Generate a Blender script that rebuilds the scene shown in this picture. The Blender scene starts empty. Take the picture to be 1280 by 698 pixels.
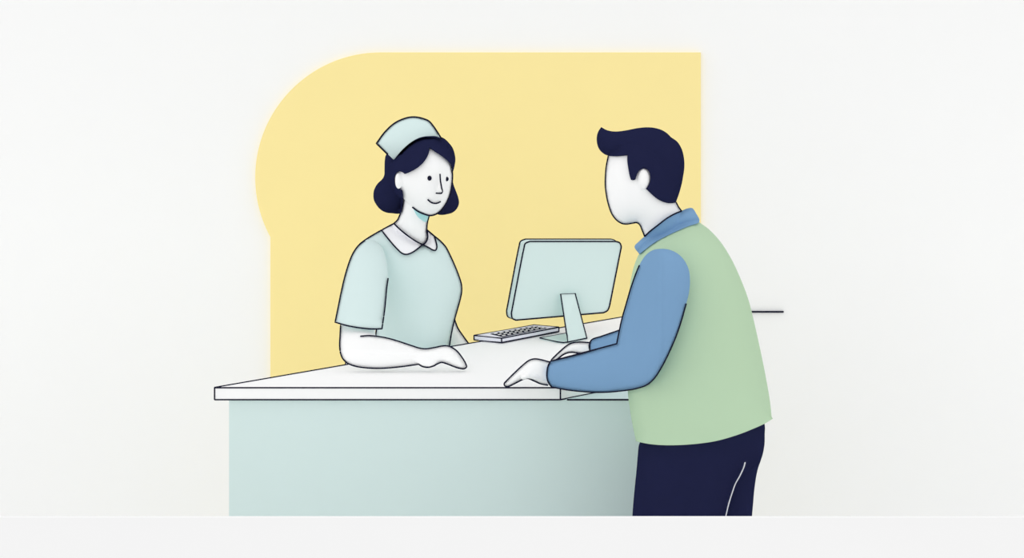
import bpy, bmesh, math
import numpy as np
from mathutils import Vector
from mathutils.geometry import delaunay_2d_cdt

# ------------------------------------------------------------------ camera, light, exposure
S = bpy.context.scene
C = S.collection
F, CX, HY, CZ = 3000.0, 640.0, -115.0, 2.2      # focal length (px), centre column, horizon row, eye height
cam = bpy.data.cameras.new('camera'); cam_o = bpy.data.objects.new('camera', cam); C.objects.link(cam_o)
cam.sensor_fit = 'HORIZONTAL'; cam.sensor_width = 36; cam.lens = F/1280*36
cam.shift_y = -(349-HY)/1280; cam.clip_end = 100
cam_o.location = (0, 0, CZ); cam_o.rotation_euler = (math.pi/2, 0, 0)
S.camera = cam_o
W = bpy.data.worlds.new('overcast_white'); S.world = W; W.use_nodes = True
wn, wl = W.node_tree.nodes, W.node_tree.links
wt = wn.new('ShaderNodeTexCoord'); wsx = wn.new('ShaderNodeSeparateXYZ'); wr = wn.new('ShaderNodeMapRange')
wr.inputs['From Min'].default_value = -.05; wr.inputs['From Max'].default_value = .05
wr.inputs['To Min'].default_value = .69; wr.inputs['To Max'].default_value = 1.0      # white sky over slightly dimmer ground
wl.new(wt.outputs['Generated'], wsx.inputs[0]); wl.new(wsx.outputs['Z'], wr.inputs['Value'])
wz = wn.new('ShaderNodeMapRange'); wz.inputs['From Min'].default_value = .05; wz.inputs['To Min'].default_value = 1.0; wz.inputs['To Max'].default_value = .93
wm = wn.new('ShaderNodeMath'); wm.operation = 'MULTIPLY'; wl.new(wsx.outputs['Z'], wz.inputs['Value'])
wl.new(wr.outputs['Result'], wm.inputs[0]); wl.new(wz.outputs['Result'], wm.inputs[1])
wl.new(wm.outputs[0], wn['Background'].inputs['Color'])
wn['Background'].inputs['Strength'].default_value = .985
sun = bpy.data.lights.new('soft_front_fill', 'SUN'); sun.energy = .28; sun.angle = math.radians(30)  # added fill with no visible source, brightens the desk front and wall
sun_o = bpy.data.objects.new('soft_front_fill', sun); C.objects.link(sun_o)
sun_o.location = (-.4, -2, 4); sun_o.rotation_euler = (math.radians(78), 0, math.radians(-12))
S.view_settings.view_transform = 'Standard'; S.view_settings.look = 'None'
S.view_settings.gamma = 1; S.view_settings.use_curve_mapping = False
S.view_settings.exposure = 0.075
S.cycles.max_bounces = 16; S.cycles.diffuse_bounces = 16

# ------------------------------------------------------------------ materials
def lin(c):
    c /= 255
    return c/12.92 if c <= .04045 else ((c+.055)/1.055)**2.4
ALB = 1.035        # overall paint brightness, matched by the exposure
def mat(name, rgb, grain=.012, scale=60):
    m = bpy.data.materials.new(name); m.use_nodes = True
    n = m.node_tree.nodes; l = m.node_tree.links
    b = n['Principled BSDF']; b.inputs['Roughness'].default_value = 1
    b.inputs['Specular IOR Level'].default_value = 0
    col = [lin(v)*ALB for v in rgb]
    t = n.new('ShaderNodeTexCoord'); x = n.new('ShaderNodeTexNoise'); x.inputs['Scale'].default_value = scale
    x.inputs['Detail'].default_value = 3
    r = n.new('ShaderNodeMapRange'); r.inputs['To Min'].default_value = 1-grain; r.inputs['To Max'].default_value = 1+grain
    v = n.new('ShaderNodeVectorMath'); v.operation = 'SCALE'; v.inputs[0].default_value = col
    l.new(t.outputs['Object'], x.inputs['Vector']); l.new(x.outputs['Fac'], r.inputs['Value'])
    l.new(r.outputs['Result'], v.inputs['Scale']); l.new(v.outputs['Vector'], b.inputs['Base Color'])
    return m
M = dict(
    paper=mat('off_white_plaster', (246, 246, 246), .006, 9),
    yellow=mat('soft_yellow_paint', (250, 231, 162), .012, 7),
    mint=mat('pale_mint', (212, 230, 228), .008, 12),
    mintcloth=mat('pale_mint_cloth', (212, 230, 229), .008, 25),
    white=mat('white_laminate', (249, 249, 249), .003),
    skin=mat('paper_white_skin', (250, 250, 250), .003),
    lav=mat('lavender_white', (236, 237, 247), .003),
    green=mat('sage_green_cloth', (183, 209, 178), .008, 20),
    blue=mat('dusty_blue_cloth', (123, 160, 197), .010, 20),
    navy=mat('deep_navy', (33, 36, 66), .02, 25),
    ink=mat('dark_ink', (30, 31, 50), 0),
    aqua=mat('aqua_shadow_tint', (184, 228, 230), 0),
    chalk=mat('chalk_white_thread', (235, 236, 242), 0),
    cream=mat('white_cotton', (247, 247, 250), .003))

# ------------------------------------------------------------------ object helpers
def empty(name, loc, label, cat, group=None):
    o = bpy.data.objects.new(name, None); C.objects.link(o); o.location = loc
    o['label'] = label; o['category'] = cat
    if group: o['group'] = group
    return o
def link(name, bm, mats, parent=None, smooth=False):
    bmesh.ops.recalc_face_normals(bm, faces=bm.faces)
    me = bpy.data.meshes.new(name); bm.to_mesh(me); bm.free()
    for m in mats: me.materials.append(m)
    if smooth:
        for p in me.polygons: p.use_smooth = True
    o = bpy.data.objects.new(name, me); C.objects.link(o)
    if parent:
        o.parent = parent; root = parent; off = Vector(parent.location)
        while root.parent: root = root.parent; off += root.location
        o.location = -off if parent.parent is None else -Vector(parent.location)-Vector(parent.parent.location)
    return o
def box(bm, x0, x1, y0, y1, z0, z1, mi=0):
    prism(bm, [(x0, y0), (x1, y0), (x1, y1), (x0, y1)], z0, z1, mi)
def prism(bm, plan, z0, z1, mi=0):
    a = [bm.verts.new((x, y, z0)) for x, y in plan]; b = [bm.verts.new((x, y, z1)) for x, y in plan]
    n = len(plan); fs = [bm.faces.new(a[::-1]), bm.faces.new(b)]
    for i in range(n): fs.append(bm.faces.new((a[i], a[(i+1) % n], b[(i+1) % n], b[i])))
    for f in fs: f.material_index = mi
def slab(bm, pts, vec, mi=0):
    """closed solid from a planar outline of 3D points pushed along vec"""
    a = [bm.verts.new(p) for p in pts]; b = [bm.verts.new(Vector(p)+Vector(vec)) for p in pts]
    n = len(pts); fs = [bm.faces.new(a), bm.faces.new(b[::-1])]
    for i in range(n): fs.append(bm.faces.new((a[i], b[i], b[(i+1) % n], a[(i+1) % n])))
    for f in fs: f.material_index = mi
def tube(bm, pts, rad, mi=0, sides=8, closed=False):
    pts = [Vector(p) for p in pts]; n = len(pts)
    rad = rad if hasattr(rad, '__len__') else [rad]*n
    rings = []
    for i, p in enumerate(pts):
        if closed: d = pts[(i+1) % n]-pts[i-1]
        else: d = pts[min(i+1, n-1)]-pts[max(i-1, 0)]
        if d.length < 1e-9: d = Vector((1, 0, 0))
        d.normalize(); up = Vector((0, 1, 0)) if abs(d.y) < .9 else Vector((0, 0, 1))
        u = d.cross(up).normalized(); v = d.cross(u)
        rings.append([bm.verts.new(p+(u*math.cos(2*math.pi*k/sides)+v*math.sin(2*math.pi*k/sides))*rad[i]) for k in range(sides)])
    fs = []
    for i in range(n if closed else n-1):
        a, b = rings[i], rings[(i+1) % n]
        for k in range(sides): fs.append(bm.faces.new((a[k], a[(k+1) % sides], b[(k+1) % sides], b[k])))
    if not closed:
        for r, p, q, rr in ((rings[0], pts[0], pts[1], rad[0]), (rings[-1], pts[-1], pts[-2], rad[-1])):
            t = bm.verts.new(p+(p-q).normalized()*rr*.8)
            for k in range(sides): fs.append(bm.faces.new((r[k], r[(k+1) % sides], t)))
    for f in fs: f.material_index = mi
def ball(bm, c, r, mi=0, sc=(1, 1, 1), seg=16):
    g = bmesh.ops.create_uvsphere(bm, u_segments=seg, v_segments=seg//2+2, radius=r)
    for v in g['verts']: v.co = Vector((v.co.x*sc[0], v.co.y*sc[1], v.co.z*sc[2]))+Vector(c)
    for v in g['verts']:
        for f in v.link_faces: f.material_index = mi
def limb(bm, pts, rad):
    """tapered limb with round joints: pts are 3D points"""
    P, R = [], []
    for i in range(len(pts)-1):
        for k in range(6):
            t = k/6; P.append(Vector(pts[i]).lerp(Vector(pts[i+1]), t)); R.append(rad[i]*(1-t)+rad[i+1]*t)
    P.append(Vector(pts[-1])); R.append(rad[-1])
    tube(bm, P, R, 0, 14); ball(bm, P[0], R[0]); ball(bm, P[-1], R[-1])
    for p, r in zip(pts[1:-1], rad[1:-1]): ball(bm, p, r)

# ------------------------------------------------------------------ drawing outlines at a real distance
def at(px, py, Y):                       # the point at distance Y that stands at this spot of the view
    return Vector(((px-CX)*Y/F, Y, CZ-(py-HY)*Y/F))
def spline(pts, closed=True, step=2.0):
    """smooth curve through points; a third value marks a corner"""
    n = len(pts); out = []
    P = [np.array(p[:2], float) for p in pts]; K = [len(p) > 2 for p in pts]
    for i in range(n if closed else n-1):
        j = (i+1) % n
        p1, p2 = P[i], P[j]
        p0 = p1*2-p2 if (K[i] or (not closed and i == 0)) else P[i-1]
        p3 = p2*2-p1 if (K[j] or (not closed and j == n-1)) else P[(j+1) % n]
        L = np.linalg.norm(p2-p1); m = max(1, int(round(L/step)))
        d0 = max(np.linalg.norm(p1-p0), 1e-6)**.5; d1 = max(L, 1e-6)**.5; d2 = max(np.linalg.norm(p3-p2), 1e-6)**.5
        m1 = p2-p1+d1*((p1-p0)/d0-(p2-p0)/(d0+d1)); m2 = p2-p1+d1*((p3-p2)/d2-(p3-p1)/(d1+d2))
        for k in range(m):
            t = k/m
            out.append((2*t**3-3*t*t+1)*p1+(t**3-2*t*t+t)*m1+(-2*t**3+3*t*t)*p2+(t**3-t*t)*m2)
    if not closed: out.append(P[-1])
    return np.array(out)
def inside(poly, q):
    x, y = q[:, 0], q[:, 1]; r = np.zeros(len(q), bool); n = len(poly)
    for i in range(n):
        a, b = poly[i], poly[(i+1) % n]
        if a[1] == b[1]: continue
        c = (a[1] > y) != (b[1] > y)
        r ^= c & (x < (b[0]-a[0])*(y-a[1])/(b[1]-a[1])+a[0])
    return r
def edge_dist(poly, q):
    best = np.full(len(q), 1e9); idx = np.zeros(len(q), int); n = len(poly)
    for i in range(n):
        a, b = poly[i], poly[(i+1) % n]; ab = b-a
        t = np.clip(((q-a)@ab)/max(ab@ab, 1e-9), 0, 1)
        d = np.linalg.norm(q-(a+t[:, None]*ab), axis=1)
        m = d < best; best[m] = d[m]; idx[m] = i
    return best, idx

class Form:
    """a rounded volume whose outline is given; round sections come from a membrane solve"""
    def __init__(s, pts, d, T, open_=None, anchor=None, step=2.0):
        s.poly = spline(pts, True, step); s.T = T
        s.d = d if callable(d) else (lambda x, y, d=d: d+0*x)
        lo, hi = s.poly.min(0), s.poly.max(0); size = (hi-lo).max()
        s.anchor = anchor if anchor else ((lo+hi)/2)
        nx = len(s.poly); mid = (s.poly+np.roll(s.poly, -1, 0))/2
        s.open = np.array([bool(open_(*m)) if open_ else False for m in mid])
        h = s.h = max(.5, size/90); s.lo = lo-2*h
        gx = np.arange(s.lo[0], hi[0]+3*h, h); gy = np.arange(s.lo[1], hi[1]+3*h, h)
        X, Yg = np.meshgrid(gx, gy); q = np.stack([X.ravel(), Yg.ravel()], 1)
        ins = inside(s.poly, q).reshape(X.shape)
        opn = np.zeros(X.shape, bool)
        if s.open.any():
            _, ix = edge_dist(s.poly, q); opn = (s.open[ix]).reshape(X.shape) & ~ins
        u = np.zeros(X.shape)
        for it in range(2600):
            acc = np.zeros_like(u)
            for ax, sh in ((0, 1), (0, -1), (1, 1), (1, -1)):
                nb = np.roll(u, sh, ax)
                if s.open.any(): nb = np.where(np.roll(opn, sh, ax), u, nb)
                acc += nb
            un = np.where(ins, acc/4+h*h/4, 0)
            if it % 200 == 199 and np.abs(un-u).max() < 1e-3*un.max(): u = un; break
            u = un
        if s.open.any():                 # carry the open edge's thickness outwards
            for _ in range(3):
                z = opn & (u == 0); acc = np.zeros_like(u); cnt = np.zeros_like(u)
                for ax, sh in ((0, 1), (0, -1), (1, 1), (1, -1)):
                    nb = np.roll(u, sh, ax); acc += nb; cnt += nb > 0
                u = np.where(z & (cnt > 0), acc/np.maximum(cnt, 1), u)
        s.u = u; s.um = u.max()
    def t(s, x, y):
        x = np.asarray(x, float); y = np.asarray(y, float)
        fx = (x-s.lo[0])/s.h; fy = (y-s.lo[1])/s.h
        ok = (fx >= 0) & (fy >= 0) & (fx < s.u.shape[1]-1) & (fy < s.u.shape[0]-1)
        i = np.clip(fx.astype(int), 0, s.u.shape[1]-2); j = np.clip(fy.astype(int), 0, s.u.shape[0]-2)
        a = fx-i; b = fy-j; u = s.u
        v = u[j, i]*(1-a)*(1-b)+u[j, i+1]*a*(1-b)+u[j+1, i]*(1-a)*b+u[j+1, i+1]*a*b
        return np.where(ok, s.T*np.sqrt(np.maximum(v, 0)/s.um), 0)
    def front(s, x, y):
        t = s.t(x, y); return np.where(t > 1e-5, s.d(np.asarray(x, float), np.asarray(y, float))-t, 1e3)
def front(fields, x, y, r=0):
    best = np.full(np.shape(x), 1e3)
    offs = [(0, 0)]+([(r*math.cos(a*math.pi/4), r*math.sin(a*math.pi/4)) for a in range(8)] if r else [])
    for f in fields:
        for ox, oy in offs: best = np.minimum(best, f.front(np.asarray(x)+ox, np.asarray(y)+oy))
    return best
def tri(poly, dense=1.0):
    """triangulated inside of an outline, finer towards its rim"""
    lo, hi = poly.min(0), poly.max(0); size = (hi-lo).max(); sp = max(2.0, size/34)/dense
    q = []; k = 0; y = lo[1]
    while y < hi[1]:
        xs = np.arange(lo[0]+(k % 2)*sp/2, hi[0], sp); q += [(x, y) for x in xs]; y += sp*.87; k += 1
    q = np.array(q); d, _ = edge_dist(poly, q); q = q[inside(poly, q) & (d > max(3.0, sp*.7) if size > 30 else inside(poly, q) & (d > 1.5))]
    nxt = np.roll(poly, -1, 0); prv = np.roll(poly, 1, 0); tn = nxt-prv; tn /= np.maximum(np.linalg.norm(tn, axis=1), 1e-9)[:, None]
    nm = np.stack([-tn[:, 1], tn[:, 0]], 1); rings = []
    for dist in (.5, 1.6):
        for sg in (1, -1):
            r = poly+nm*dist*sg; dd, _ = edge_dist(poly, r); r = r[inside(poly, r) & (dd > dist*.8)]
            if len(r): rings.append(r)
    allq = np.concatenate([poly]+rings+([q] if len(q) else []))
    n = len(poly)
    v, e, f, ov, oe, of = delaunay_2d_cdt([Vector(p) for p in allq], [(i, (i+1) % n) for i in range(n)], [], 0, 1e-5)
    V = np.array([tuple(p) for p in v]); f = [t for t in f if len(t) == 3]
    cen = np.array([V[list(t)].mean(0) for t in f]); keep = inside(poly, cen)
    f = [t for t, k in zip(f, keep) if k]
    return V, f
def solid(bm, V, f, P0, P1, mi, weld=None):
    """front points P0 and back points P1 over one triangulation, joined round the rim"""
    a = [bm.verts.new(p) for p in P0]
    b = [a[i] if weld is not None and weld[i] else bm.verts.new(P1[i]) for i in range(len(P1))]
    cnt = {}
    for t in f:
        for i in range(3):
            k = (t[i], t[(i+1) % 3]); cnt[tuple(sorted(k))] = cnt.get(tuple(sorted(k)), 0)+1
    for t in f:
        for lst in ([a[i] for i in t], [b[i] for i in t[::-1]]):
            try: bm.faces.new(lst).material_index = mi
            except ValueError: pass
    for (i, j), c in cnt.items():
        if c == 1:
            vs = []
            for v in (a[i], a[j], b[j], b[i]):
                if v not in vs: vs.append(v)
            if len(vs) > 2:
                try: bm.faces.new(vs).material_index = mi
                except ValueError: pass
    for v in a+b:
        if v.is_valid and not v.link_faces: bm.verts.remove(v)
def swell(bm, fm, mi=0):
    V, f = tri(fm.poly); x, y = V[:, 0], V[:, 1]; t = fm.t(x, y)
    dd, ix = edge_dist(fm.poly, V); rim = dd < 1e-3
    dd2, ix2 = dd, ix; a_ = fm.poly[ix]; ab = np.roll(fm.poly, -1, 0)[ix]-a_
    tt = np.clip(((V-a_)*ab).sum(1)/np.maximum((ab*ab).sum(1), 1e-9), 0, 1); near = a_+tt[:, None]*ab
    H = 2.4*fm.h; sel = (dd > 1e-3) & (dd < H) & ~fm.open[ix]
    if sel.any():                        # exact square-root rise from the rim
        q_ = near[sel]+(V[sel]-near[sel])/dd[sel][:, None]*H
        t[sel] = fm.t(q_[:, 0], q_[:, 1])*np.sqrt(dd[sel]/H)
    rim_closed = rim & ~(fm.open[ix] | fm.open[(ix-1) % len(fm.poly)])
    t = np.where(rim_closed, 0, t); D = fm.d(x, y)
    ax = (fm.anchor[0]-CX)/F; az = -(fm.anchor[1]-HY)/F
    dr = Vector((ax, 1, az))             # the section leans a little, the same for the whole volume
    P0 = [at(x[i], y[i], D[i])-dr*t[i] for i in range(len(V))]; P1 = [at(x[i], y[i], D[i])+dr*t[i] for i in range(len(V))]
    solid(bm, V, f, P0, P1, mi, rim_closed)
def shell(bm, pts, fields, lift, thick, mi=0, own=0.0, both=None, step=2.0):
    """a layer worn over other volumes: follows their surface; both = distance of the middle plane for a wrap"""
    poly = spline(pts, True, step); V, f = tri(poly, 2.0); x, y = V[:, 0], V[:, 1]
    Y = front(fields, x, y, 1.0); bad = Y > 100
    if bad.any():
        good = np.where(~bad)[0]
        for i in np.where(bad)[0]:
            Y[i] = Y[good[np.argmin((x[good]-x[i])**2+(y[good]-y[i])**2)]]
    dd, _ = edge_dist(poly, V); Y = Y-lift-own*np.sqrt(np.clip(1-(1-np.clip(dd/8, 0, 1))**2, 0, 1))
    P0 = [at(x[i], y[i], Y[i]) for i in range(len(V))]
    if both is None: P1 = [p+Vector((0, thick, 0)) for p in P0]
    else: P1 = [at(x[i], y[i], both)+(at(x[i], y[i], both)-p) for i, p in enumerate(P0)]
    solid(bm, V, f, P0, P1, mi)
def ink(bm, pts, fields, mi=1, w=1.9, closed=False, lift=.0015, step=1.5, r=1.3, straight=False):
    q = np.array([p[:2] for p in pts], float) if straight else spline(pts, closed, step)
    Y = front(fields, q[:, 0], q[:, 1], r); Y = np.where(Y > 100, np.nan, Y)
    if np.isnan(Y).all(): Y = fields[0].d(q[:, 0], q[:, 1])
    ok = ~np.isnan(Y); Y = np.interp(np.arange(len(Y)), np.where(ok)[0], Y[ok])
    for _ in range(2):
        Yp = np.pad(Y, 1, 'edge'); Y = np.minimum(Y, (Yp[:-2]+Yp[1:-1]+Yp[2:])/3)
    Y -= lift
    tube(bm, [at(q[i, 0], q[i, 1], Y[i]) for i in range(len(q))], [w/2*yy/F for yy in Y], mi, 8, closed)
def remeshed(bm, size):
    bmesh.ops.recalc_face_normals(bm, faces=bm.faces)
    me = bpy.data.meshes.new('tmp'); bm.to_mesh(me); bm.free()
    o = bpy.data.objects.new('tmp', me); C.objects.link(o)
    md = o.modifiers.new('r', 'REMESH'); md.mode = 'VOXEL'; md.voxel_size = size
    dg = bpy.context.evaluated_depsgraph_get(); dg.update()
    me2 = bpy.data.meshes.new_from_object(o.evaluated_get(dg))
    b2 = bmesh.new(); b2.from_mesh(me2)
    bpy.data.objects.remove(o); bpy.data.meshes.remove(me); bpy.data.meshes.remove(me2)
    for f in b2.faces: f.material_index = 0
    return b2

# ------------------------------------------------------------------ the setting
WALL = 7.9
LY = 4.70
bm = bmesh.new(); box(bm, -6, 6, WALL, WALL+.12, -.12, 3.0)
o = link('wall_back', bm, [M['paper']]); o['kind'] = 'structure'
bm = bmesh.new(); box(bm, -6, 6, LY-.06, WALL, -.12, 0)
o = link('floor', bm, [M['paper']]); o['kind'] = 'structure'
LY = 4.70; LZ = CZ-(645.6-HY)*LY/F
bm = bmesh.new(); box(bm, -3.2, 3.2, LY-.012, LY, 0, LZ)
o = link('wall_front', bm, [M['paper']]); o['kind'] = 'structure'
# short dark strip on the wall at the right
bm = bmesh.new()
a, b = at(905, 390.9, WALL-.004), at(979.5, 389.2, WALL-.004)
box(bm, a.x, b.x, WALL-.008, WALL, a.z, b.z)
o = link('trim_1', bm, [M['ink']]); o['kind'] = 'structure'

# yellow shape on the wall
arc = [(475+156*math.cos(a), 222+156*math.sin(a)) for a in np.linspace(math.radians(-90), math.radians(-208.8), 60)]
pp = arc+[(338, 297.5)]
PY = WALL-.02
pts = [at(x, y, PY) for x, y in pp]
pts += [Vector((pts[-1].x, PY, .02))]
r = at(876, 66, PY); pts += [Vector((r.x, PY, .02)), r]
bm = bmesh.new(); slab(bm, pts, (0, .02, 0))
o = link('wall_panel', bm, [M['yellow']])
o['label'] = 'large soft yellow panel with one rounded corner on the wall behind the desk'; o['category'] = 'wall panel'

# ------------------------------------------------------------------ reception desk
def on(px, py, z):
    Y = (CZ-z)*F/(py-HY); return at(px, py, Y)
desk = empty('reception_desk', (-.2, 6.4, 0), 'white-topped reception desk with a pale mint front between the two people', 'desk')
FL, FR = on(268.2, 485, 1), on(700.5, 485, 1)
BL = on(806, 391.9, 1)
top = [(FL.x, 6.0), (FR.x, 6.0), (FR.x+.21, 6.20), (.36, 6.30), (.40, BL.y), (BL.x, BL.y)]
bm = bmesh.new(); prism(bm, top, .97, 1.0)
k = .0019
def edge(bm, *p, mi=1, r=k): tube(bm, p, r, mi, 8)
def V3(i, z): return (top[i][0], top[i][1], z)
edge(bm, V3(0, 1), V3(1, 1)); edge(bm, V3(0, .97), V3(1, .97)); edge(bm, V3(0, 1), V3(0, .97)); edge(bm, V3(1, 1), V3(1, .97))
edge(bm, V3(0, 1), V3(5, 1), r=.0025); edge(bm, V3(1, 1), V3(2, 1)); edge(bm, V3(1, .97), V3(2, .97))
edge(bm, V3(4, 1), V3(5, 1)); edge(bm, V3(2, 1), V3(3, 1)); edge(bm, V3(3, 1), V3(4, 1))
link('worktop', bm, [M['white'], M['ink']], desk)
BF = 6.012
base = [((286.3-CX)/F*BF, BF), (.33, BF), (.345, 6.85), (.20, 6.90)]
bm = bmesh.new(); prism(bm, base, 0, .9698)
e0 = at(709, 499.3, BF); e1 = at(790, 499.3, BF)
tube(bm, [(e0.x, BF, .9675), (base[1][0], BF, .9675)], .0021, 1)
link('base', bm, [M['mint'], M['ink']], desk)

# ------------------------------------------------------------------ monitor
mon = empty('computer_monitor', on(705, 422, 1.0), 'pale mint computer monitor seen from behind, leaning on its stand on the desk', 'computer monitor')
dm = lambda px: 6.715+(px-712)*.0007
face = spline([(655.0, 310), (656.6, 304.5), (662.5, 301.9, 1), (769.5, 301.9, 1), (774.5, 303.6), (776.6, 308.5), (776, 312, 1),
               (762, 382.5, 1), (759.5, 388.2), (754.5, 391.1, 1), (645, 400.4, 1), (640.4, 398.2), (639.2, 391.5, 1)], True, 2)
face = [at(x, y, dm(x)) for x, y in face]
vec = Vector((-.0125, .030, .0010))
bm = bmesh.new(); slab(bm, face, vec)
rr = .0021
tube(bm, [p+Vector((0, -.001, 0)) for p in face], rr, 1, 8, True)
tube(bm, [p+vec for p in face], .0029, 1, 8, True)
link('housing', bm, [M['mint'], M['ink']], mon)
cen = sum(face, Vector())/len(face)
scr = [cen+(p-cen)*.93+vec for p in face]
bm = bmesh.new(); slab(bm, [p+Vector((0, .0005, 0)) for p in scr], (0, .002, 0))
link('screen', bm, [M['navy']], mon)
nk = [at(700.7, 367.8, 6.695), at(718.9, 366.9, 6.695), on(733.6, 423.0, 1.004), on(709.8, 427.9, 1.004), on(710.8, 420.5, 1.004)+Vector((0, -.10, .0))]
nk[4] = nk[3].lerp(nk[0], .13)+Vector((.0008, 0, 0))
nk = [nk[0], nk[1], nk[2], nk[3], nk[4], nk[3].lerp(nk[0], .2)]
bm = bmesh.new(); slab(bm, nk, (0, .012, 0))
tube(bm, [p+Vector((0, -.001, 0)) for p in nk], .0019, 1, 8, True)
stand = link('stand', bm, [M['mint'], M['ink']], mon)
foot = [on(674.8, 422.7, 1.004), on(697, 427.7, 1.004), on(704.6, 428.6, 1.004), on(710, 427.8, 1.004), on(733.6, 423, 1.004), on(728, 415.5, 1.004), on(709.8, 416.4, 1.004)]
bm = bmesh.new(); slab(bm, foot, (0, 0, -.0035)); tube(bm, foot, .0019, 1, 8, True)
link('foot', bm, [M['mint'], M['ink']], mon)

# ------------------------------------------------------------------ keyboard
kb = empty('computer_keyboard', on(645, 418, 1.0), 'slim white computer keyboard on the desk beside the monitor', 'keyboard')
KT = 1.0150
q = [on(592.6, 419.6, KT), on(627, 423.1, KT), on(698.5, 409.3, KT), on(667.3, 406.6, KT)]
bm = bmesh.new(); slab(bm, q, (0, 0, -.0125))
lowq = [p+Vector((0, 0, -.0120)) for p in q]
tube(bm, q, .0020, 1, 8, True); tube(bm, lowq, .0020, 1, 8, True)
for a, b in zip(q, lowq): tube(bm, [a, b], .0020, 1)
link('keyboard_body', bm, [M['lav'], M['ink']], kb)
bed = [on(613, 418.0, KT), on(628, 421.6, KT), on(683, 410.6, KT), on(669, 408.2, KT)]     # left-back, left-front, right-front, right-back
bm = bmesh.new(); slab(bm, [p+Vector((0, 0, .0012)) for p in bed], (0, 0, -.002)); link('key_bed', bm, [M['ink']], kb)
def bil(u, v):
    return (bed[0]*(1-v)+bed[1]*v)*(1-u)+(bed[3]*(1-v)+bed[2]*v)*u
k0 = None
NR, NC = 3, 8
for r_ in range(NR):
    for c_ in range(NC):
        u0, u1 = (c_+.28)/NC, (c_+.78)/NC; v0, v1 = (r_+.40)/NR, (r_+.75)/NR
        c0 = bil((u0+u1)/2, (v0+v1)/2)
        if k0 is None:
            Q = [bil(u0, v0), bil(u0, v1), bil(u1, v1), bil(u1, v0)]
            bm = bmesh.new(); slab(bm, [p-c0+Vector((0, 0, .0026)) for p in Q], (0, 0, -.002))
            bmesh.ops.recalc_face_normals(bm, faces=bm.faces)
            me = bpy.data.meshes.new('key'); bm.to_mesh(me); bm.free(); me.materials.append(M['white'])
            k0 = bpy.data.objects.new('key', me); ko = k0
        else: ko = k0.copy()
        C.objects.link(ko); ko.parent = kb; ko.location = c0-kb.location

# ================================================================== the woman in the cap, behind the desk
nd = 6.66
nurse = empty('person', (-.30, nd, 0), 'person with dark bob hair, mint nurse cap and mint tunic, standing behind the desk', 'person')
HD = 6.58
head_p = [(488, 208), (498, 197), (509, 186), (522, 178), (538, 175), (551, 179), (560, 189), (564.2, 200), (565.2, 210), (565.6, 219), (564.6, 232.5), (561.9, 245),
          (557.3, 255), (550.5, 264), (543.8, 268.4), (537.5, 269.6), (531.3, 268.2), (522.5, 264.4), (514.5, 258.7), (506, 250), (497, 241), (490, 232), (487, 215)]
f_head = Form(head_p, HD, .088)
f_neck = Form([(504, 234), (515, 240), (530, 245), (540, 255), (536.3, 270, 1), (534.4, 277.5), (533.5, 287), (535, 297), (532.4, 303), (528.1, 308), (519, 303), (507, 296), (491, 282), (492.5, 279.4), (496.9, 275.5), (500.3, 267.5), (503.5, 256), (503.8, 246)], 6.62, .05)
f_hback = Form([(483, 194), (492, 185), (505, 176.5), (522, 170.8), (540, 169.8), (552, 173.4), (561, 180), (566.5, 189), (569, 200), (568, 209), (566.2, 216), (566.5, 229), (569.6, 238), (572.8, 247), (573.8, 254), (571.5, 260.5), (566, 265.8), (559, 268), (550, 268.8),
                (530, 262), (512, 258), (500.5, 267), (490, 266.8), (482.5, 265.8), (476.3, 262.7), (470.6, 256.5), (467.3, 250), (466.7, 243.8), (467.6, 237.5), (471, 231.5), (477.5, 225), (480.3, 218.8), (480.6, 211.3), (481.3, 201.3)], 6.73, .10)
f_tunic = Form([(476.8, 287.9), (492.3, 279.6), (500, 287), (508.4, 293.9), (519.7, 301.6), (528, 306.3, 1), (532.6, 303), (534.7, 296.7), (533.8, 287.6, 1), (542.9, 295.3), (550.6, 301.6), (557, 308.7), (562.6, 319.2), (568.9, 333.3), (573.8, 345.9), (576.7, 355.8),
                (577, 365), (574.8, 376), (571.7, 387), (568.1, 400), (564.7, 415), (560.5, 441, 1), (530, 447), (500, 449), (469, 446, 1), (469.6, 412), (466, 380), (455, 345), (446, 318), (456.4, 300.2), (466.3, 293.9)],
               nd, .125, open_=lambda x, y: y > 441, anchor=(520, 380))
sl_d = lambda x, y: 6.555-np.clip((y-300)/105, 0, 1)*.20
hem_s = [(418.9, 403, 1), (433.4, 407.2), (449, 410), (464.7, 411.5), (477.5, 411.3, 1)]
f_slv = Form([(456.4, 300.6), (447.6, 307.6), (441.4, 316.4), (436.5, 327.9), (430.9, 346), (426, 367)]+hem_s+[(481.1, 385), (483.4, 360), (485, 345), (483, 325), (477, 308), (466, 300)], sl_d, .062,
             open_=lambda x, y: y > 402, anchor=(450, 405))
arm_d = lambda x, y: 6.38-np.clip((y-406)/34, 0, 1)*.165
arm_out = [(425.9, 405.8), (425.1, 419.4), (424.6, 431.9), (425.6, 441.3), (428.8, 449), (434.5, 454.3), (444.4, 458.1), (456.9, 460), (472.5, 460.8), (488.1, 460), (503.8, 458.4), (523.3, 455.6, 1), (528, 458.4), (534.2, 459.5), (541.3, 458.1), (547.5, 454.8), (551.9, 453.3), (558.4, 455),
           (566.3, 458.1), (574, 460.6), (580.3, 461.2), (583.2, 459), (581.9, 454.5), (577.2, 446.7), (570.9, 438.9), (563.9, 434.2), (558.4, 432.6), (552.2, 432.9), (544.4, 434.5), (533.4, 436.3), (525.6, 435.8), (516.3, 433), (499, 427.2), (483.4, 422.8), (470.2, 420.6)]
f_arm = Form(arm_out+[(470, 408), (471, 390), (458, 378), (440, 378), (431, 388)], arm_d, .040)
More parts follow.
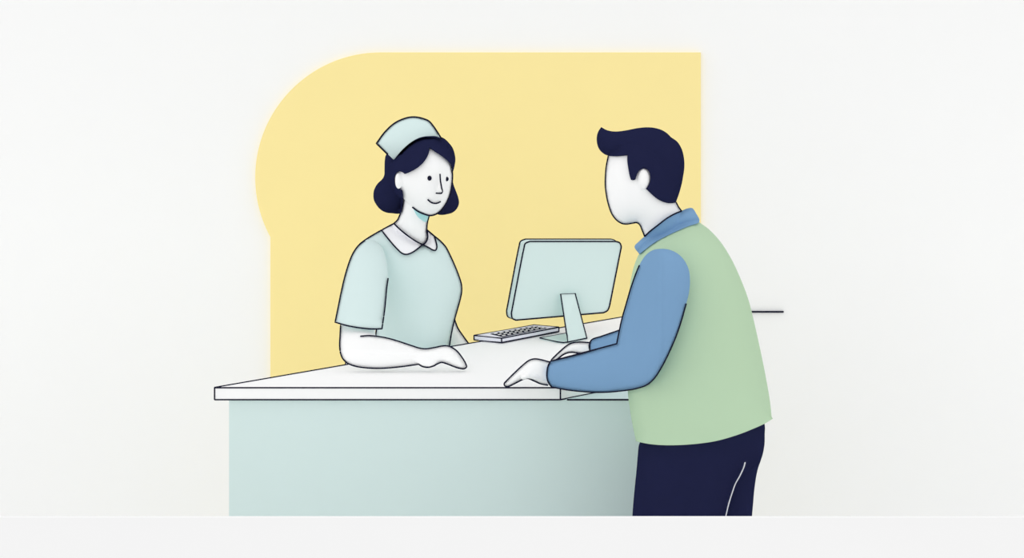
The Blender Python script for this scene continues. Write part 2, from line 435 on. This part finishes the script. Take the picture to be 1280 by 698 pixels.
f_arm2 = Form([(553, 372), (565, 380), (568.1, 399), (572.5, 410.8), (578.8, 420.2), (585, 428.8), (594, 446), (590, 462), (572, 462), (556, 445), (550, 415), (548, 390)], 6.735, .04)
f_core = Form([(500, 296), (528, 300), (548, 312), (560, 340), (564, 370), (556, 400), (550, 440), (552, 480), (545, 520), (470, 520), (468, 480), (478, 440), (476, 400), (462, 350), (456, 318), (474, 304)], nd+.01, .09)

bm = bmesh.new()
for f_ in (f_head, f_neck, f_arm, f_arm2, f_core): swell(bm, f_)
# shoulder joints, thighs, shins, feet
limb(bm, [at(470, 322, 6.60), at(460, 350, 6.48), at(450, 400, 6.36)], [.040, .032, .026])
limb(bm, [at(538, 328, 6.68), at(549, 360, 6.72), at(553, 405, 6.735)], [.034, .026, .026])
limb(bm, [at(576, 456, 6.735), at(560, 490, 6.70), at(545, 520, 6.68)], [.034, .030, .026])
for hx, kx in ((472, 474), (532, 530)):
    limb(bm, [at(hx, 520, nd), at(kx, 690, nd), at(kx, 840, nd+.02), at(kx, 866, nd+.0)], [.075, .05, .032, .035])
# fingers and thumb resting on the desk
def fingers(bm, chains, dy):
    for ch, r0 in chains: limb(bm, [at(p[0], p[1], p[2]+dy) for p in ch], list(np.linspace(r0, r0*.8, len(ch))))
fingers(bm, [([(553, 447, 6.24), (563, 449.5, 6.235), (571, 453.8, 6.24), (576.3, 456.6, 6.242)], .0080),
             ([(555, 443.5, 6.255), (565, 445.5, 6.25), (573.5, 450.3, 6.252), (579, 455.3, 6.254)], .0080),
             ([(556, 440.5, 6.275), (565.5, 442, 6.27), (573, 446.5, 6.272), (577.6, 450.8, 6.274)], .0078),
             ([(557, 438, 6.295), (564, 439, 6.29), (569, 442.5, 6.292), (572.5, 445.8, 6.294)], .0070),
             ([(520, 448, 6.235), (530, 453.3, 6.23), (536.5, 454.5, 6.23), (542.5, 452.0, 6.235)], .0095)], -.033)
# small rise of nose and ear
limb(bm, [at(549.5, 222, HD-.074), at(551, 238, HD-.078)], [.004, .0075])
ball(bm, at(498.3, 226, float(f_head.front(np.array([500.]), np.array([226.]))[0])-.003), .019, sc=(.52, .5, 1.2))
bm = remeshed(bm, .003)
ink(bm, arm_out[:35]+[(460, 419.8), (450.6, 420.6)], [f_arm])
ink(bm, [(568.1, 399.5), (572.5, 410.8), (578.8, 420.2), (586, 430.2)], [f_arm2])
ink(bm, [(565, 213), (565.6, 219), (564.6, 232.5), (561.9, 245), (557.3, 255), (550.5, 264), (543.8, 268.4), (537.5, 269.6), (531.3, 268.2), (522.5, 264.4), (515.6, 259.3)], [f_head], w=2.0)
ink(bm, [(500.5, 267.3), (496.9, 275.2), (492.5, 279.3)], [f_neck]); ink(bm, [(536.3, 270.3), (534.4, 277.5), (533.5, 287), (534.8, 296.7), (532.4, 303), (528.1, 306.3)], [f_neck, f_tunic])
link('body', bm, [M['skin'], M['ink']], nurse, True)

bm = bmesh.new(); swell(bm, f_hback)
hair_side = [(481.0, 200), (482.6, 193.6), (486.5, 192.0, 1), (492.2, 199.4, 1), (502.5, 187.5), (515, 176.9), (526, 171.5), (537.5, 170.1), (548, 171.6), (555, 174.6), (560.3, 179.4), (565.8, 186.9), (568.7, 197.5), (568.8, 204), (566.4, 213.4, 1), (565.2, 213, 1), (564.6, 208),
             (560, 201.9), (552.5, 195.6), (543.8, 190), (537.0, 185.2, 1), (535.6, 192.5), (532.5, 198.8), (526.3, 206.3), (518.8, 211.9), (511, 215.8), (506, 217.7, 1), (503.1, 215.6), (499.4, 214.4), (495.6, 216.5), (493.2, 222.5), (493.8, 228.8), (496.9, 234.4), (502.5, 238.7, 1),
             (503.8, 245), (503.5, 252.5), (502.1, 262), (500.6, 267, 1), (490, 266.8), (482.5, 265.8), (476.3, 262.7), (470.6, 256.5), (467.3, 250), (466.7, 243.8), (467.6, 237.5), (471, 231.5), (477.5, 225), (480.3, 218.8), (480.6, 211.3)]
shell(bm, hair_side, [f_head, f_hback, f_neck], .011, .03, own=.005)
hair = link('hair', bm, [M['navy']], nurse, True)

bm = bmesh.new()
cap_b = [(552, 173.2, 1), (545, 170.6), (537.5, 170.3), (526, 171.7), (515, 177.1), (502.5, 187.7), (492.3, 200, 1)]
f_cap = Form([(470.6, 179.4, 1), (481.3, 165), (493.8, 153.8), (507.5, 147.7), (517.5, 146.4), (527.5, 148), (536, 151.5), (541, 157), (547.5, 166.5)]+cap_b, 6.60, .075, open_=lambda x, y: (y > 169.5 and x > 500) or (x > 493 and y > 180))
swell(bm, f_cap)
ink(bm, [(484.5, 193, 1), (470.6, 179.4, 1), (481.3, 165), (493.8, 153.8), (507.5, 147.7), (517.5, 146.4), (527.5, 148), (536, 151.5), (541, 157), (547.5, 166.5), (551.8, 173.3)], [f_cap], w=2.1, step=1.0)
link('nurse_cap', bm, [M['mintcloth'], M['ink']], nurse, True)

bm = bmesh.new(); swell(bm, f_tunic)
ink(bm, [(476.8, 287.9), (466.3, 293.9), (456.4, 300.2), (450, 305)], [f_tunic])
ink(bm, [(542.9, 295.3), (550.6, 301.6), (557, 308.7), (562.6, 319.2), (568.9, 333.3), (573.8, 345.9), (576.7, 355.8), (577, 365), (574.8, 376), (571.7, 387), (568.1, 400), (564.7, 415), (561.6, 433)], [f_tunic])
ink(bm, [(470.7, 411.5), (469.5, 420.5)], [f_tunic])
tun = link('tunic', bm, [M['mintcloth'], M['ink']], nurse, True)
bm = bmesh.new(); swell(bm, f_slv)
ink(bm, [(456.4, 300.3), (448, 307.3), (441.6, 316.4), (436.7, 327.7), (431.1, 345.9), (426.2, 367), (423, 383), (418.9, 403, 1)]+hem_s[1:]+[(481.1, 385), (483.4, 360), (485.1, 348.2)], [f_slv])
link('sleeve', bm, [M['mintcloth'], M['ink']], tun, True)
bm = bmesh.new()
cl = [(476.8, 287.9, 1), (492.3, 279.6, 1), (500, 287), (508.4, 293.9), (519.7, 301.6), (528.1, 306.1, 1), (522.5, 310.8), (515.5, 315.7), (508.4, 318.2), (502.8, 317), (495.8, 310.8), (485.9, 299.5)]
cr = [(533.8, 287.6, 1), (542.9, 295.3, 1), (545, 302.3), (546.1, 309.4), (544.3, 313.2), (540.8, 312.6), (535.2, 309.4), (528.8, 306.1, 1), (532.4, 303), (534.7, 296.7)]
for c_ in (cl, cr):
    shell(bm, c_, [f_tunic, f_neck], .006, .012, step=1.5); 
    ink(bm, c_, [f_tunic, f_neck], lift=.008, closed=True)
link('collar', bm, [M['cream'], M['ink']], tun, True)

bm = bmesh.new()
f_skirt = Form([(433, 447), (431.8, 460), (428, 520), (424, 600), (424, 640, 1), (580, 640, 1), (580, 600), (574, 520), (568, 460), (562, 444), (500, 440), (445, 441)], nd+.005, .105, open_=lambda x, y: y > 638 or y < 448)
swell(bm, f_skirt); ink(bm, [(432.4, 452), (431.9, 455), (431.3, 462)], [f_skirt], w=1.5)
link('skirt', bm, [M['lav'], M['ink']], nurse, True)

for (ex, ey, rx, ry) in ((536.9, 222.9, 2.7, 3.1), (558.4, 223.9, 2.5, 2.9)):
    Y = float(front([f_head], np.array([ex]), np.array([ey]))[0])-.001
    bm = bmesh.new(); ball(bm, at(ex, ey, Y), .0021*3, sc=(rx/3*1.04, .5, ry/3*1.04))
    link('eye', bm, [M['ink']], nurse, True)
bm = bmesh.new(); ink(bm, [(550, 217.8), (550.6, 226.3), (552.1, 235), (552.9, 239.8), (551.6, 241.8), (549, 241.9), (545, 241.6)], [f_head], mi=0, w=1.9, step=.8, lift=.014)
link('nose', bm, [M['ink']], nurse, True)
bm = bmesh.new(); ink(bm, [(534.8, 249.8), (538.8, 253.1), (543.8, 254.4), (547.5, 253.8), (550.6, 252.2)], [f_head], mi=0, w=1.9, step=.8, lift=.003)
link('mouth', bm, [M['ink']], nurse, True)
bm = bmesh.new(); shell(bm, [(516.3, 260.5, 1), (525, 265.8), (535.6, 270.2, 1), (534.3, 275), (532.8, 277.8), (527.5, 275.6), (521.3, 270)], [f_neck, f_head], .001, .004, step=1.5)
o = link('chin_shadow_patch', bm, [M['aqua']], nurse); o['label'] = 'small aqua patch painted as the shadow under the chin'  # neck shadow under the jaw, put in as aqua colour
for sx in (474, 530):
    bm = bmesh.new(); fs = Form([(sx-17, 870), (sx-12, 858), (sx, 854), (sx+12, 858), (sx+17, 870), (sx+16, 877, 1), (sx-16, 877, 1)], nd-.03, .10, open_=lambda x, y: y > 876)
    swell(bm, fs); link('shoe', bm, [M['white']], nurse, True)

# ================================================================== the man in the vest, leaning on the desk
md = 5.72
man = empty('person', ((870-CX)/F*md, md, 0), 'person in sage green vest and blue shirt leaning on the desk at the right', 'person')
m_head_p = [(760.8, 194), (758, 207.5), (756.9, 218.8), (756.7, 232), (758, 243.5), (760.9, 256.7), (765.2, 268), (771.3, 275.7), (777.7, 279.5), (783.3, 280.2), (790.3, 279.2), (795.9, 278.5), (799.5, 280.8), (803, 288.4), (806.5, 298), (822, 306), (858, 288), (856, 268), (848, 258.8), (845.2, 253), (847.5, 240),
            (850, 223), (851, 209), (849, 195), (842, 181), (832, 171.5), (818, 165.5), (800, 164.5), (782, 168), (768, 178)]
f_mh = Form(m_head_p, md, .085)
hem_v = [(964.8, 523.8, 1), (955, 529.7), (938.1, 537.2), (919.4, 544.3), (895, 551.2), (872.5, 554.6), (850, 556.3), (831.3, 556.5), (814.4, 555.3), (794.9, 551.8, 1)]
f_vest = Form([(799, 317), (806, 304), (830, 289), (855, 276), (868, 273), (874.8, 278.6, 1), (886.2, 287.1), (900.3, 302.1), (914.3, 324.2), (926.4, 350.3), (935.4, 374.4), (942, 400), (950.5, 438), (957.5, 473), (962.5, 502)]+hem_v
              + [(790.1, 528.1), (787, 509.4), (785.2, 495), (783.5, 470), (783, 440), (784, 400), (787.5, 358), (790.3, 341.3), (793.8, 329.2)],
              md, .165, open_=lambda x, y: y > 520+(965-x)*.17 and y > 522 and x > 796, anchor=(870, 540))
ms_d = lambda x, y: 5.968-np.clip((x-687)/140, 0, 1)*.45
slv = [(826.4, 311.2), (816.1, 312.9), (807.5, 318.9), (802.3, 326), (799.1, 332), (794.6, 343), (788.6, 360.2), (782.6, 380.8), (777.4, 399), (773.5, 417), (770.9, 430, 1), (754, 434.4), (738.4, 439), (716.5, 445), (688, 452, 1), (685, 458), (683.7, 466), (684, 474), (686.3, 480), (689.7, 484, 1),
       (707.7, 487.5), (729.7, 489.9), (751.6, 490.8), (773.5, 489.3), (795.4, 486), (808.6, 481.3), (817.4, 473.8), (826.1, 460.8), (834.9, 443.9), (843.7, 424.1), (850.5, 405), (857.7, 380), (861, 367), (862.5, 351.6), (860.8, 337), (854.8, 324.9), (847, 317.2), (836.7, 312.4)]
f_ms = Form(slv, ms_d, .058, open_=lambda x, y: x < 689 and 453 < y < 483, anchor=(700, 468))
hand_n = [(687.4, 453), (678, 450.4), (668.5, 448.9), (661.6, 450.7), (653.9, 456.5), (643.6, 466), (633.3, 476.3), (630.2, 480), (631.4, 483), (635, 483.5), (645.3, 478.8), (652, 475.3), (657.3, 473.3), (661, 473.6), (665.9, 475.7), (676.3, 480.2), (684.8, 481.8)]
f_hn = Form(hand_n+[(694, 480), (700, 468), (694, 456)], lambda x, y: 5.975+np.clip((x-676)/20, 0, 1)*.012, .034)
fs_d = lambda x, y: 6.35-np.clip((x-737)/110, 0, 1)*.47
f_fs = Form([(736.8, 431), (739.8, 425), (751.9, 420.6), (774.2, 412.9), (797, 404), (812, 372), (824, 335), (848, 332), (856, 370), (848, 410), (828, 440), (790, 440), (760, 441), (738, 442), (736.6, 436)], fs_d, .06, open_=lambda x, y: x < 738.5, anchor=(740, 433))
hand_f = [(736.5, 428.5), (726, 428.0), (717.5, 428.5), (712, 430.2), (706, 434.3), (700.3, 439.3), (694, 445.3), (689.1, 451), (692, 452), (697.7, 448.6), (703.8, 443.8), (712.3, 440.8), (722.7, 441.6), (736, 443)]
f_hf = Form(hand_f+[(741, 440), (741, 430)], 6.335, .024)
f_mcore = Form([(815, 312), (850, 296), (880, 310), (905, 350), (920, 400), (930, 460), (933, 510), (925, 560), (890, 620), (830, 620), (818, 560), (806, 500), (806, 420), (808, 350)], md, .11)
bm = bmesh.new()
for f_ in (f_mh, f_hn, f_hf, f_mcore): swell(bm, f_)
limb(bm, [at(834, 345, 5.57), at(815, 430, 5.59), at(785, 460, 5.69), at(700, 468, 5.95)], [.036, .030, .026, .020])
limb(bm, [at(836, 345, 5.86), at(838, 400, 5.92), at(792, 424, 6.16), at(744, 434, 6.355)], [.036, .026, .014, .011])
limb(bm, [at(848, 610, 5.71), at(842, 800, 5.71), at(834, 1000, 5.71)], [.075, .045, .032])
limb(bm, [at(903, 600, 5.80), at(893, 800, 5.81), at(880, 985, 5.81)], [.05, .042, .030])
fingers(bm, [([(664, 462.5, 5.995), (650, 467, 5.985), (641, 474.5, 5.99), (635.3, 479.6, 5.995)], .0080),
             ([(664, 459, 6.015), (651.5, 463.3, 6.010), (642, 471.3, 6.012), (637, 476.2, 6.014)], .0080),
             ([(665, 457, 6.035), (654.5, 460.3, 6.032), (645, 467.7, 6.034), (640.5, 472.3, 6.036)], .0078),
             ([(667, 455.5, 6.055), (659, 457.6, 6.052), (651, 463.2, 6.054), (647, 467.4, 6.056)], .0068),
             ([(678, 473, 5.975), (668, 470.5, 5.965), (660, 469.3, 5.962), (654, 471.5, 5.965)], .0085)], -.02)
fingers(bm, [([(718, 434.5, 6.40), (706, 439.5, 6.395), (698.5, 444.6, 6.397), (693.5, 448.6, 6.40)], .0070),
             ([(718, 433, 6.42), (707, 437.4, 6.417), (701, 441.5, 6.42), (697, 444.8, 6.422)], .0068),
             ([(719, 432.5, 6.44), (709, 435.8, 6.44), (703, 439.6, 6.44), (700, 442, 6.44)], .0060)], -.055)
ball(bm, at(804.5, 224, float(f_mh.front(np.array([804.]), np.array([224.]))[0])-.002), .020, sc=(.72, .5, 1.25))
bm = remeshed(bm, .003)
ink(bm, [(760.4, 195.3), (758, 207.5), (756.9, 218.8), (756.7, 232), (758, 243.5), (760.9, 256.7), (765.2, 268), (771.3, 275.7), (777.7, 279.5), (783.3, 280.2), (790.3, 279.2), (795.9, 278.5), (799.5, 280.8), (803, 288.4), (806, 296.2)], [f_mh], w=1.9)
ink(bm, [(845.2, 253.2), (848, 258.8), (851.9, 264)], [f_mh])
ink(bm, hand_n, [f_hn]); ink(bm, hand_f, [f_hf])
link('body', bm, [M['skin'], M['ink']], man, True)

bm = bmesh.new()
mhair = [(751.6, 158.9, 1), (748.1, 163.9), (746, 170.9), (746.3, 179.4), (749.3, 187.1), (755.2, 192.7), (760.8, 194.9), (769.2, 195.6), (777.7, 195), (784.1, 194.3, 1), (784, 200.5), (785.4, 211.7), (787.5, 221.6), (789, 225.1), (791.4, 225.5), (794, 224.9), (795.9, 218.8), (799.5, 213.1), (805.1, 210.7), (810, 213.1), (812.8, 220.2), (811.9, 229), (807.6, 236.3, 1),
         (815.6, 244.1), (824.1, 250.4), (832.5, 253.6), (839.5, 254.3), (844.9, 253.2, 1), (848.7, 242.7), (852.2, 230), (853.9, 221), (855.5, 208.9), (855, 197.7), (852.2, 186.4), (846.8, 177.5), (838.8, 171.6, 1), (833.9, 166.7), (826.9, 162.5), (818.4, 160), (808.6, 159.2), (797.3, 160.2), (783.3, 162.9), (773.4, 164.3), (765, 164.2), (758, 162.5)]
f_mhair = Form([(751.6, 158.9, 1), (748.1, 163.9), (746, 170.9), (746.3, 179.4), (749.3, 187.1), (755.2, 192.7), (762, 195), (784, 195), (800, 208), (815, 238), (832, 252), (844.9, 253.2, 1), (848.7, 242.7), (852.2, 230), (853.9, 221), (855.5, 208.9), (855, 197.7), (852.2, 186.4), (846.8, 177.5), (838.8, 171.6, 1), (833.9, 166.7), (826.9, 162.5), (818.4, 160), (808.6, 159.2), (797.3, 160.2), (783.3, 162.9), (773.4, 164.3), (765, 164.2), (758, 162.5)], md, .075)
shell(bm, mhair, [f_mh, f_mhair], .008, .02, own=.006, both=md)
link('hair', bm, [M['navy']], man, True)

bm = bmesh.new(); swell(bm, f_vest)
vest = link('vest', bm, [M['green']], man, True)
bm = bmesh.new()
mcol = [(793.1, 308.5), (798.5, 302.2), (805.8, 295.5), (812.5, 289.3), (821.3, 282.5), (832.5, 273.8), (842.3, 268), (851.9, 263.6), (860.6, 260.4), (864.8, 260.1), (867.2, 262), (870.5, 267.5), (874.4, 275), (873.6, 278.2), (860.6, 282.9), (839.5, 292.1), (818.4, 303.3), (799.2, 317.9, 1)]
f_col = Form(mcol, md, .05)
shell(bm, mcol, [f_mh, f_vest, f_col], .010, .02, both=md)
ink(bm, [(806, 295.5), (812.5, 289.3), (821.3, 282.5), (832.5, 273.8), (842.3, 268), (852, 263.8)], [f_mh, f_vest, f_col], lift=.012)
shirt = link('shirt_collar', bm, [M['blue'], M['ink']], man, True)
bm = bmesh.new(); swell(bm, f_ms)
i0 = slv.index((799.1, 332)); i1 = slv.index((857.7, 380))
ink(bm, slv[i0:i1+1], [f_ms]); ink(bm, [(688, 452), (770.9, 430)], [f_ms])
link('sleeve', bm, [M['blue'], M['ink']], man, True)
bm = bmesh.new(); swell(bm, f_fs)
ink(bm, [(737.4, 441), (736.8, 431), (739.8, 425), (751.9, 420.6), (774.2, 412.9), (790, 407)], [f_fs])
link('sleeve', bm, [M['blue'], M['ink']], man, True)

bm = bmesh.new()
tl = lambda x, y: 5.71+0*x
f_t1 = Form([(812, 540), (802, 549), (798.9, 556), (798.1, 560), (795.6, 588), (792.8, 616), (790.4, 646), (789, 700), (796, 800), (804, 960), (804, 990, 1), (862, 990, 1), (868, 900), (890, 760), (902, 690), (907.5, 646), (911, 630), (917, 612.5), (921, 603), (936, 590), (950, 577), (955.1, 560), (955.9, 545), (954.6, 528), (940, 520), (880, 530)],
            tl, .135, open_=lambda x, y: y > 985 or (y < 541 and 820 < x < 945))
f_t2 = Form([(880, 535), (952, 520), (955.6, 535), (955.9, 545), (955, 560), (951.3, 575), (947.5, 586), (945.3, 596), (942.8, 614), (941.5, 629), (940, 646), (936, 700), (928, 800), (908, 940), (905, 974, 1), (852, 974, 1), (852, 800), (866, 650), (876, 590)], 5.81, .095, open_=lambda x, y: y > 970 or y < 534)
swell(bm, f_t1); swell(bm, f_t2)
ink(bm, [(931.3, 578.5), (929.7, 584.4), (925, 594.7), (919.4, 604.7), (916.4, 612.5), (910.6, 631), (907.1, 646), (902, 670)], [f_t1, f_t2], w=1.6, lift=.004)
link('trousers', bm, [M['navy'], M['chalk']], man, True)
for sx, sd in ((835, 5.71), (879, 5.81)):
    gy = HY+CZ*F/sd
    bm = bmesh.new(); fs = Form([(sx-98, gy-14), (sx-75, gy-24), (sx-45, gy-36), (sx-22, gy-48), (sx+18, gy-48), (sx+30, gy-30), (sx+34, gy-1, 1), (sx-96, gy-1, 1)], sd, .045, open_=lambda x, y, gy=gy: y > gy-3)
    swell(bm, fs); link('shoe', bm, [M['navy']], man, True)
